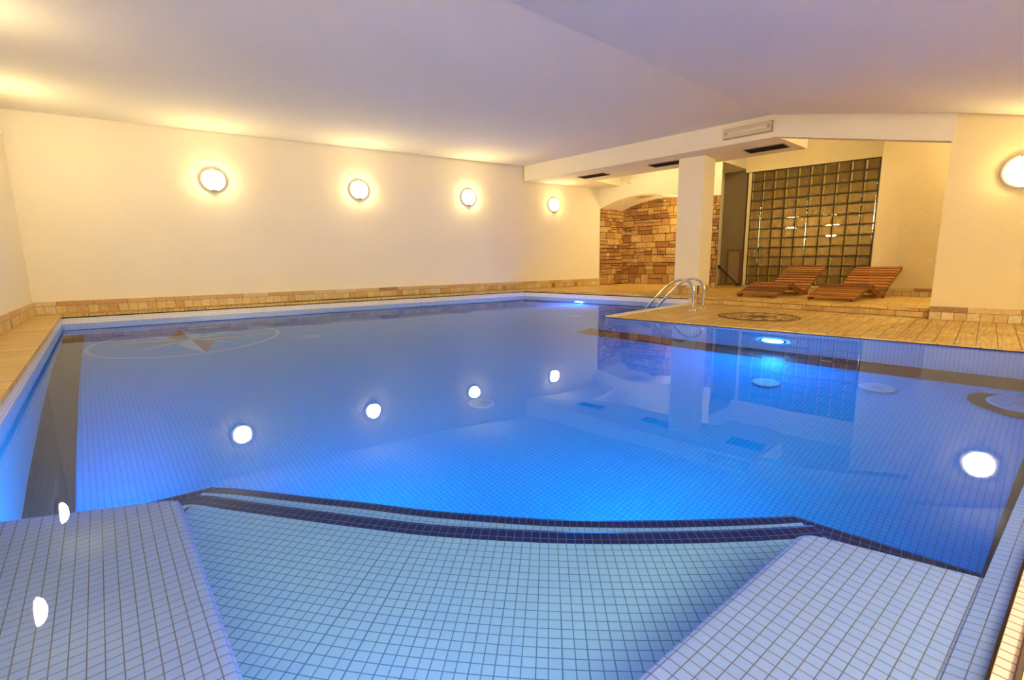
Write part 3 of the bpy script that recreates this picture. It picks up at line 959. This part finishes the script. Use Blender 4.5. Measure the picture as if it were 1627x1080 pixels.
baseboard('baseboard_pillar', pl[1], pl[0], ZU, 6, 1, hl=0.10, hu=0.055, wl=0.085, wu=0.30)
baseboard('baseboard_pillar_side', pl[0], pl[3], ZU, 7, 1, hl=0.10, hu=0.055, wl=0.085, wu=0.30)

# ------------------------------------------------------------------ wall lamps
def wall_lamp(p, n, label, group=None, globe=None):
    """p = centre on the wall, n = wall normal"""
    n = Vector(n).normalized()
    ang = atan2(n.y, n.x)
    t = thing('wall_lamp', label, 'wall lamp', p, ang, group or 'round wall lamps around the pool room')
    ex = Vector((1, 0, 0))
    bm = NB(); lathe(bm, [(0, 0.0), (0.165, 0.0), (0.178, 0.008), (0.178, 0.020), (0.170, 0.030), (0.140, 0.036), (0.128, 0.036), (0.126, 0.030)], (0, 0, 0), ex, 40)
    link('ring', bm, M_RING, t, True)
    bm = NB(); lathe(bm, [(0.127, 0.032), (0.126, 0.055), (0.110, 0.080), (0.08, 0.097), (0.045, 0.107), (0, 0.11)], (0, 0, 0), ex, 40)
    link('globe', bm, globe or M_GLOBE, t, True)
    bm = NB(); box(bm, (0.042, 0, -0.15), 0.008, 0.034, 0.010)
    bmesh.ops.bevel(bm, geom=bm.edges[:], offset=0.0015, segments=2, affect='EDGES')
    link('clip', bm, M_CHROME, t)
    for s in (-1, 1):
        bm = NB()
        lathe(bm, [(0, 0.008), (0.006, 0.006), (0.008, 0.0)], (0.034, s * 0.035, 0.148), ex, 10)
        link('screw', bm, M_BLACK, t)
    return t
nl = dirv(A_LW - 90)
lam = [((-4.553, 7.573, 2.042), 'round wall lamp nearest the left corner of the long wall'),
       ((-2.694, 8.757, 2.038), 'round wall lamp on long wall, second from the left corner'),
       ((-0.850, 9.930, 2.035), 'round wall lamp on long wall, just left of the ceiling beam'),
       ((0.984, 11.098, 1.995), 'round wall lamp on long wall under the soffit near the shower niche')]
for k_, (p, lb) in enumerate(lam):
    wall_lamp(p, nl, lb, globe=M_GLOBE_D if k_ == 3 else None)
nL = V(0.774, 0.633, 0)
wall_lamp((-5.72, 5.478, 2.28), nL, 'wall lamp on left wall cut by the photo edge, nearer the corner', globe=M_GLOBE_D)
wall_lamp((-4.30, 3.742, 2.28), nL, 'wall lamp on the left wall seen only as the lower left reflection', globe=M_GLOBE_D)
nR = V(-(RW_END - RWC).normalized().y * -1, (RW_END - RWC).normalized().x * -1, 0)
eR = (RW_END - RWC).normalized(); nR = V(eR.y, -eR.x, 0)
wall_lamp((5.229, 4.997, 1.575), nR, 'round wall lamp on the right wall at the right edge of the photo', globe=M_GLOBE_D)
# lamp at the hidden end of the platform wall and the lamps of the room behind the screen
eS = (SG1 - SG0).normalized()
pS = SG0 + eS * 1.35
wall_lamp((pS.x, pS.y, 2.15), V(eS.y, -eS.x, 0), 'wall lamp on platform wall hidden behind the right wall', globe=M_GLOBE_2)
eF = (RW_END - SW_END).normalized(); nF_ = V(-eF.y, eF.x, 0)
for i, sx in enumerate((0.9, 2.2, 6.4)):  # fill lamps added behind the camera to light benches and long pool wall
    p = SW_END + eF * sx
    wall_lamp((p.x, p.y, 1.55), nF_, ['round wall lamp on the wall behind the camera, towards the left wall', 'round wall lamp in the middle of the wall behind the camera', 'round wall lamp on the wall behind the camera, towards the right wall'][i], globe=M_GLOBE_D if i == 2 else M_GLOBE_F)
p = RWC + eR * 2.45  # one more fill lamp added on the unseen stretch of the right wall
wall_lamp((p.x, p.y, 1.50), nR, 'round wall lamp on the right wall beyond the photo edge', globe=M_GLOBE_D)
wall_lamp(aw(T1 - 0.03, 0.55, 1.75), -ae, 'wall lamp inside the shower niche hidden behind the pillar', globe=M_GLOBE_R)  # unseen lamp added to brighten the niche stone
for i, sx in enumerate((0.6, 2.6)):  # unseen lamps added in the recess to brighten the fascia
    p = SA + (ST2 - SA).normalized() * (sx + 0.5) + dirv(-134) * 0.02
    t_ = wall_lamp((p.x, p.y, 2.90), dirv(46), ['lamp hidden above the soffit towards the shower niche', 'lamp hidden above the soffit before the glass block screen'][i], globe=[M_GLOBE_D, M_GLOBE_R][i])
for i, (sx, z) in enumerate(((0.25, 1.45), (1.1, 1.3), (2.2, 1.6))):
    p = r0 + (r1 - r0).normalized() * (sx + 0.2)
    wall_lamp((p.x, p.y, z), GN, ['lamp glowing behind the left part of the glass block screen', 'lamp glowing behind the middle of the glass block screen', 'lamp glowing behind the right part of the glass block screen'][i], globe=M_GLOBE_R)
# ------------------------------------------------------------------ underwater lamps
def pool_lamp(p, n, label, r=0.10, lens=None):
    n = Vector(n).normalized()
    t = thing('pool_light', label, 'underwater light', p, atan2(n.y, n.x), 'underwater lights in the pool walls')
    ex = Vector((1, 0, 0))
    bm = NB(); lathe(bm, [(r * 1.35, 0.0), (r * 1.35, 0.012), (r * 1.2, 0.022), (r * 1.02, 0.020), (r, 0.012)], (0, 0, 0), ex, 36)
    link('rim', bm, M_STEEL, t, True)
    bm = NB(); lathe(bm, [(r, 0.014), (r * 0.8, 0.024), (r * 0.4, 0.032), (0, 0.035)], (0, 0, 0), ex, 36)
    link('lens', bm, lens or M_POOL_L, t, True)
    return t
dD = (PT - PR).normalized(); nD = V(-dD.y, dD.x, 0)
dF = (PF - PJ).normalized(); nF = V(-dF.y, dF.x, 0)
def on_line(a, b, s, z, n, d=0.004):
    p = a + (b - a).normalized() * s + n * d
    return (p.x, p.y, z)
sD = (V(2.671, 4.761, 0) - PR).dot(dD)
pool_lamp(on_line(PR, PT, sD, -0.55, nD), nD, 'bright underwater light in the pool wall below the deck mosaic')
sF = (V(1.426, 9.382, 0) - PJ).dot(dF)
pool_lamp(on_line(PJ, PF, sF, -0.66, nF), nF, 'underwater light in the far pool wall left of the peninsula')
pool_lamp((-0.853, 1.879 + 0.06, -0.85), (-0.12, 1, 0), 'underwater light on the outer riser of the lower step, left half', 0.10, M_POOL_M)  # two lamps added out of view on the riser to light the floor
pool_lamp((0.55, 1.70 + 0.06, -0.85), (0.0, 1, 0), 'underwater light on the outer riser of the lower step, right half', 0.10, M_POOL_M)
mL = (Lfar1 + on_left(Lu0 + 0.05, 0.0)) / 2; eL = (Lfar1 - on_left(Lu0 + 0.05, 0.0)).normalized(); nLb = V(-eL.y, eL.x, 0)
pool_lamp((mL.x + nLb.x * .002, mL.y + nLb.y * .002, -0.75), nLb, 'underwater light on the far end of the left bench', 0.10, M_POOL_B)
BI = inter(PN_C + PEn * Ln1, PEd, PN_C + NRn * Rn, NRd)
pool_lamp((BI.x - 0.0, BI.y + 0.02, -0.14), (0.05, 1, 0), 'underwater light in the bench corner below the photo edge', 0.06, M_POOL_S)

# ------------------------------------------------------------------ pool ladder
lad = thing('pool_ladder', 'stainless steel pool ladder with two arched rails on the peninsula', 'pool ladder', (2.589, 6.721, ZL))
rd = dirv(136); sp = dirv(48)
bm = None
def rail(shift):
    ctrl = [(0, 0.0), (0, 0.20), (0.0, 0.30), (0.055, 0.385), (0.18, 0.425), (0.32, 0.385), (0.46, 0.27), (0.62, 0.10), (0.78, -0.10), (0.84, -0.30), (0.85, -0.8)]
    pts = smooth_path([sp * shift + rd * a + UP * b for a, b in ctrl], 7)
    bm = NB(); tube(bm, pts, 0.0195, 16)
    return link('handrail', bm, M_CHROME, lad, True)
LW_ = 0.40
for s in (0, LW_):
    rl = rail(s)
    bm = NB(); lathe(bm, [(0.024, 0.016), (0.045, 0.012), (0.05, 0.0)], sp * s, UP, 24)
    link('flange', bm, M_CHROME, rl, True)
for z in (-0.38, -0.66):
    bm = NB(); box(bm, sp * (LW_ / 2) + rd * 0.855 + UP * z, 0.035, LW_ / 2 - 0.015, 0.012, rd, sp, UP)
    link('tread', bm, M_STEEL, lad)

# ------------------------------------------------------------------ sun loungers
def make_lounger(name, label, loc, ang):
    t = thing(name, label, 'sun lounger', loc, ang, 'wooden sun loungers on the tiled platform')
    W = 0.60
    ctrl = [(0.0, 0.035), (0.2, 0.095), (0.38, 0.16), (0.50, 0.195), (0.60, 0.185), (0.72, 0.125), (0.86, 0.075), (0.98, 0.085), (1.10, 0.15), (1.25, 0.255), (1.42, 0.36), (1.60, 0.455)]
    path = smooth_path([(a, 0, b) for a, b in ctrl], 5)
    # slats
    L = [0]
    for i in range(1, len(path)): L.append(L[-1] + (path[i] - path[i - 1]).length)
    rnd = random.Random(len(label))
    pitch = 0.072; s = 0.03
    def at(s):
        for i in range(1, len(L)):
            if L[i] >= s:
                k = (s - L[i - 1]) / (L[i] - L[i - 1]); return path[i - 1].lerp(path[i], k), (path[i] - path[i - 1]).normalized()
        return path[-1], (path[-1] - path[-2]).normalized()
    while s < L[-1]:
        p, d = at(s)
        nrm = V(-d.z, 0, d.x)
        bm = NB()
        c = p + nrm * 0.011
        box(bm, (c.x, W / 2, c.z), 0.0215, W / 2 + 0.005, 0.007, d, V(0, 1, 0), nrm, tint=rnd.random())
        uvl_ = bm.loops.layers.uv['UVMap']
        off_ = rnd.uniform(0, 9)
        for f in bm.faces:
            for l in f.loops:
                u_ = l[uvl_].uv; l[uvl_].uv = (l.vert.co.y + off_, l.vert.co.x * 1.0)
        bmesh.ops.bevel(bm, geom=bm.edges[:], offset=0.002, segments=1, affect='EDGES')
        link('slat', bm, M_WOOD, t)
        s += pitch
    # side rails following the curve
    for y in (0.03, W - 0.03):
        bm = NB()
        up_, lo_ = [], []
        for i, p in enumerate(path):
            a = path[max(i - 1, 0)]; b = path[min(i + 1, len(path) - 1)]
            d = (b - a).normalized(); nrm = V(-d.z, 0, d.x)
            up_.append(p + nrm * 0.002); q_ = p - nrm * 0.052
            q_.z = max(q_.z, 0.0); lo_.append(q_)
        for i in range(len(path) - 1):
            for sgn in (-1, 1):
                yy = y + sgn * 0.016
                vs = [V(lo_[i].x, yy, lo_[i].z), V(lo_[i + 1].x, yy, lo_[i + 1].z), V(up_[i + 1].x, yy, up_[i + 1].z), V(up_[i].x, yy, up_[i].z)]
                if sgn == 1: vs = vs[::-1]
                poly(bm, vs, (0, 0, 0), (1, 0, 0), (0, 0, 1), tint=0.05)
            for A_, B_, fl in ((up_[i], up_[i + 1], 0), (lo_[i], lo_[i + 1], 1)):
                vs = [V(A_.x, y - .016, A_.z), V(B_.x, y - .016, B_.z), V(B_.x, y + .016, B_.z), V(A_.x, y + .016, A_.z)]
                if fl: vs = vs[::-1]
                poly(bm, vs, (0, 0, 0), (1, 0, 0), (0, 1, 0), tint=0.05)
        for i in (0, -1):
            vs = [V(lo_[i].x, y - .016, lo_[i].z), V(lo_[i].x, y + .016, lo_[i].z), V(up_[i].x, y + .016, up_[i].z), V(up_[i].x, y - .016, up_[i].z)]
            poly(bm, vs, (0, 0, 0), (0, 1, 0), (0, 0, 1), tint=0.05)
        bmesh.ops.remove_doubles(bm, verts=bm.verts, dist=1e-5)
        bmesh.ops.recalc_face_normals(bm, faces=bm.faces)
        link('side_rail', bm, M_WOOD, t)
        bm = NB(); box(bm, (1.06, y, 0.045), 0.022, 0.018, 0.045, tint=0.3)
        link('foot_block', bm, M_WOOD, t)
    for (x_, z_) in ((0.47, 0.125), (0.83, 0.03), (1.5, 0.36)):
        bm = NB(); box(bm, (x_, W / 2, z_), 0.018, W / 2 - 0.045, 0.018, tint=0.2)
        link('cross_bar', bm, M_WOOD, t)
    return t
def place_lounger(corner, label):
    a = radians(33)
    return make_lounger('sun_lounger', label, (corner[0], corner[1], ZU), a)
place_lounger((4.625, 6.375), 'slatted wooden sun lounger nearer the right wall on the tiled platform')
place_lounger((3.975, 7.165), 'slatted wooden sun lounger beside the passage, left of its twin')

# ------------------------------------------------------------------ ceiling vents
def vent(p, L, W, label):
    t = thing('ceiling_vent', label, 'air vent', (p[0], p[1], ZS), radians(-44), 'dark air vents in the soffit')
    fm = simple('vent_frame', (0.12, 0.075, 0.04), 0.5); lm = simple('vent_louvre', (0.05, 0.03, 0.02), 0.5)
    bm = NB()
    oq = [(0, 0), (L, 0), (L, W), (0, W)]; iq = [(.016, .016), (L - .016, .016), (L - .016, W - .016), (.016, W - .016)]
    for i in range(4):
        j = (i + 1) % 4
        poly(bm, [V(*oq[i], -.010), V(*iq[i], -.010), V(*iq[j], -.010), V(*oq[j], -.010)])
        poly(bm, [V(*oq[i], -.010), V(*oq[j], -.010), V(*oq[j], 0), V(*oq[i], 0)])
        poly(bm, [V(*iq[j], -.010), V(*iq[i], -.010), V(*iq[i], 0), V(*iq[j], 0)])
    bmesh.ops.remove_doubles(bm, verts=bm.verts, dist=1e-5)
    link('frame', bm, fm, t)
    bm = NB(); box(bm, (L / 2, W / 2, -0.001), L / 2 - 0.012, W / 2 - 0.012, 0.001)
    link('backing', bm, M_BLACK, t)
    k = 0.03
    while k < W - 0.02:
        a = radians(40)
        bm = NB()
        box(bm, (L / 2, k, -0.006), L / 2 - 0.016, 0.009, 0.001, V(1, 0, 0), V(0, cos(a), sin(a)), V(0, -sin(a), cos(a)))
        link('louvre', bm, lm, t)
        k += 0.034
    return t
vent((1.394, 10.154), 0.62, 0.28, 'dark slatted air vent in the soffit between niche and long wall')
vent((2.521, 9.01), 0.72, 0.30, 'dark slatted air vent in the soffit partly hidden by the pillar')
vent((3.728, 7.903), 0.58, 0.33, 'dark slatted air vent in the soffit right of the pillar')

# ------------------------------------------------------------------ emergency light on the beam
db = (S_bend - B0).normalized(); nb = V(db.y, -db.x, 0)
pb = V(3.268, 7.601, 0); s0 = (pb - B0).dot(db); pb = B0 + db * s0
em = thing('emergency_light', 'rectangular unlit tube light fixture on the beam above the pillar', 'light fixture', (pb.x, pb.y, 2.515), atan2(db.y, db.x))
bm = NB(); box(bm, (0.345, -0.012, 0.0775), 0.345, 0.012, 0.0775)
bmesh.ops.bevel(bm, geom=bm.edges[:], offset=0.004, segments=2, affect='EDGES')
link('base', bm, simple('fixture_base', (0.36, 0.28, 0.16), 0.5), em)
bm = NB(); box(bm, (0.345, -0.040, 0.0775), 0.332, 0.016, 0.066)
bmesh.ops.bevel(bm, geom=bm.edges[:], offset=0.010, segments=3, affect='EDGES')
link('cover', bm, simple('fixture_cover', (0.62, 0.54, 0.38), 0.25), em)
bm = NB(); tube(bm, [(0.07, -0.058, 0.0775), (0.62, -0.058, 0.0775)], 0.009, 12)
link('tube', bm, simple('tube_white', (0.85, 0.82, 0.72), 0.3), em, True)
for x_ in (0.05, 0.64):
    bm = NB(); box(bm, (x_, -0.058, 0.0775), 0.014, 0.008, 0.018)
    link('tube_holder', bm, simple('holder_grey%d' % int(x_ * 100), (0.35, 0.3, 0.22), 0.5), em)

# ------------------------------------------------------------------ shower
sh = aw(1.36, 0.45, archz(1.36))
t = thing('overhead_shower', 'round overhead shower head hanging under the niche arch', 'shower head', sh)
bm = NB(); tube(bm, [(0, 0, 0.01), (0, 0, -0.10)], 0.017, 14); link('arm', bm, M_CHROME, t, True)
bm = NB(); lathe(bm, [(0, -0.088), (0.03, -0.092), (0.07, -0.115), (0.135, -0.135), (0.14, -0.148), (0.13, -0.152), (0, -0.152)], (0, 0, 0), UP, 32)
link('rose', bm, simple('dark_chrome', (0.22, 0.17, 0.12), 0.3, 1.0), t, True)
sv = aw(1.80, D - 0.05, 1.19)
t = thing('shower_valve', 'chrome shower mixer valve on the stone back wall of the niche', 'shower valve', sv, radians(-43))
bm = NB(); box(bm, (0, 0.006, 0), 0.045, 0.006, 0.10); bmesh.ops.bevel(bm, geom=bm.edges[:], offset=0.003, segments=2, affect='EDGES')
link('plate', bm, M_CHROME, t)
for z_ in (0.05, -0.05):
    bm = NB(); lathe(bm, [(0.034, 0), (0.034, 0.03), (0.028, 0.045), (0, 0.047)], (0, 0.0, z_), (0, -1, 0), 20)
    kn = link('knob', bm, M_CHROME, t, True)
    bm = NB(); box(bm, (0, -0.055, z_), 0.042, 0.008, 0.010); link('lever', bm, M_BLACK, kn)

# sensor on the wall above the niche
t = thing('wall_sensor', 'small round cream detector on the wall above the niche arch', 'detector', aw(0.80, 0, 2.50), radians(-133))
bm = NB(); lathe(bm, [(0.055, 0), (0.055, 0.012), (0.045, 0.02)], (0, 0, 0), (1, 0, 0), 24); link('base', bm, M_PVC, t, True)
bm = NB(); lathe(bm, [(0.045, 0.02), (0.035, 0.035), (0, 0.045)], (0, 0, 0), (1, 0, 0), 24); link('lens', bm, M_PVC, t, True)
# tiny socket at the edge of the right wall
eS = (SG1 - SG0).normalized(); nS = V(eS.y, -eS.x, 0)
p_ = SG0 + eS * 0.70
t = thing('wall_switch', 'tiny cream switch on the platform wall beside the right wall edge', 'switch', (p_.x, p_.y, 0.66), atan2(nS.y, nS.x))
bm = NB(); box(bm, (0.006, 0, 0), 0.006, 0.03, 0.03); link('plate', bm, M_PVC, t)
bm = NB(); box(bm, (0.014, 0, 0), 0.003, 0.014, 0.018); link('rocker', bm, M_PVC, t)

# ------------------------------------------------------------------ passage: framed low door and hand rail
cbd = (CB1 - CB0).normalized(); cbn = V(cbd.y, -cbd.x, 0)
def ray_plan(u):          # bearing of an image column near the horizon
    return V((u - 813.5) / 750.1, 1.0, 0)
gd0 = inter(V(0, 0, 0), ray_plan(1152), CB0, cbd); gd1 = inter(V(0, 0, 0), ray_plan(1175.5), CB0, cbd)
GW = (gd1 - gd0).length
t = thing('service_hatch', 'low panel door in a red-brown wooden frame in the dark passage', 'hatch', (gd0.x + cbn.x * .01, gd0.y + cbn.y * .01, ZU), atan2(cbd.y, cbd.x))
GH = 0.80
bm = NB()
for (cx, cz, sx, sz) in ((0.022, GH / 2, 0.022, GH / 2), (GW - 0.022, GH / 2, 0.022, GH / 2), (GW / 2, GH - 0.022, GW / 2 - .044, 0.022), (GW / 2, 0.022, GW / 2 - .044, 0.022)):
    box(bm, (cx, -0.015, cz), sx, 0.015, sz)
link('frame', bm, M_GATEW, t)
bm = NB(); box(bm, (GW / 2, -0.006, GH / 2), GW / 2 - 0.044, 0.006, GH / 2 - 0.044); link('panel', bm, plaster('hatch_paint', (0.24, 0.18, 0.10)), t)
hr0 = gd0 + cbn * 0.30 - cbd * 0.06; hr1 = gd1 + cbn * 0.35 + cbd * 0.06
t = thing('stair_handrail', 'black sloping handrail in the passage before the framed hatch', 'handrail', (hr0.x, hr0.y, ZU))
d_ = hr1 - hr0
bm = NB(); tube(bm, [(0, 0, 0.42), (d_.x, d_.y, 0.02)], 0.017, 12); link('rail', bm, M_BLACK, t, True)
bm = NB(); lathe(bm, [(0, 0.46), (0.03, 0.45), (0.042, 0.42), (0.03, 0.385), (0, 0.375)], (0, 0, 0), UP, 20); link('end_knob', bm, M_BLACK, t, True)
bm = NB(); lathe(bm, [(0, 0.07), (0.04, 0.05), (0.06, 0.0)], (d_.x, d_.y, 0), UP, 16); link('foot', bm, M_BLACK, t, True)
bm = NB(); tube(bm, [(0, 0, 0.0), (0, 0, 0.39)], 0.012, 10); link('post', bm, M_STEEL, t, True)

# ------------------------------------------------------------------ round mosaic in the lower deck
ros = thing('deck_rosette', 'round flower pattern mosaic set in the lower deck before the loungers', 'mosaic', (3.07, 5.84, ZL))
M_R1 = simple('rosette_dark', (0.09, 0.025, 0.01), 0.4); M_R2 = simple('rosette_ochre', (0.42, 0.15, 0.035), 0.4); M_R3 = simple('rosette_cream', (0.70, 0.50, 0.18), 0.4)
def arc_strip(bm, cx, cy, r0_, r1_, a0, a1, z, n=16):
    for k in range(n):
        t0 = a0 + (a1 - a0) * k / n; t1 = a0 + (a1 - a0) * (k + 1) / n
        poly(bm, [V(cx + r0_ * cos(t0), cy + r0_ * sin(t0), z), V(cx + r1_ * cos(t0), cy + r1_ * sin(t0), z), V(cx + r1_ * cos(t1), cy + r1_ * sin(t1), z), V(cx + r0_ * cos(t1), cy + r0_ * sin(t1), z)])
bm = NB(); arc_strip(bm, 0, 0, 0.0, 0.455, 0, 2 * pi, 0.002, 48); link('field', bm, M_R3, ros)
bm = NB(); arc_strip(bm, 0, 0, 0.432, 0.460, 0, 2 * pi, 0.004, 48); link('outer_ring', bm, M_R1, ros)
bm = NB(); arc_strip(bm, 0, 0, 0.19, 0.212, 0, 2 * pi, 0.004, 32); link('inner_ring', bm, M_R1, ros)
for k in range(12):
    a = k * pi / 6
    bm = NB(); arc_strip(bm, 0.30 * cos(a), 0.30 * sin(a), 0.096, 0.122, a - 1.9, a + 1.9, 0.0045 + 0.0003 * (k % 2), 14)
    link('petal_outline', bm, M_R1, ros)
    a += pi / 12
    bm = NB()
    poly(bm, [V(0.22 * cos(a), 0.22 * sin(a), 0.0055), V(0.30 * cos(a - .12), 0.30 * sin(a - .12), 0.0055), V(0.42 * cos(a), 0.42 * sin(a), 0.0055), V(0.30 * cos(a + .12), 0.30 * sin(a + .12), 0.0055)])
    link('petal', bm, M_R2, ros)
bm = NB()
for k in range(8):
    a = k * pi / 4
    poly(bm, [V(0, 0, 0.005), V(0.09 * cos(a - .39), 0.09 * sin(a - .39), 0.005), V(0.19 * cos(a), 0.19 * sin(a), 0.005), V(0.09 * cos(a + .39), 0.09 * sin(a + .39), 0.005)])
bmesh.ops.remove_doubles(bm, verts=bm.verts, dist=1e-5)
link('star', bm, M_R1, ros)
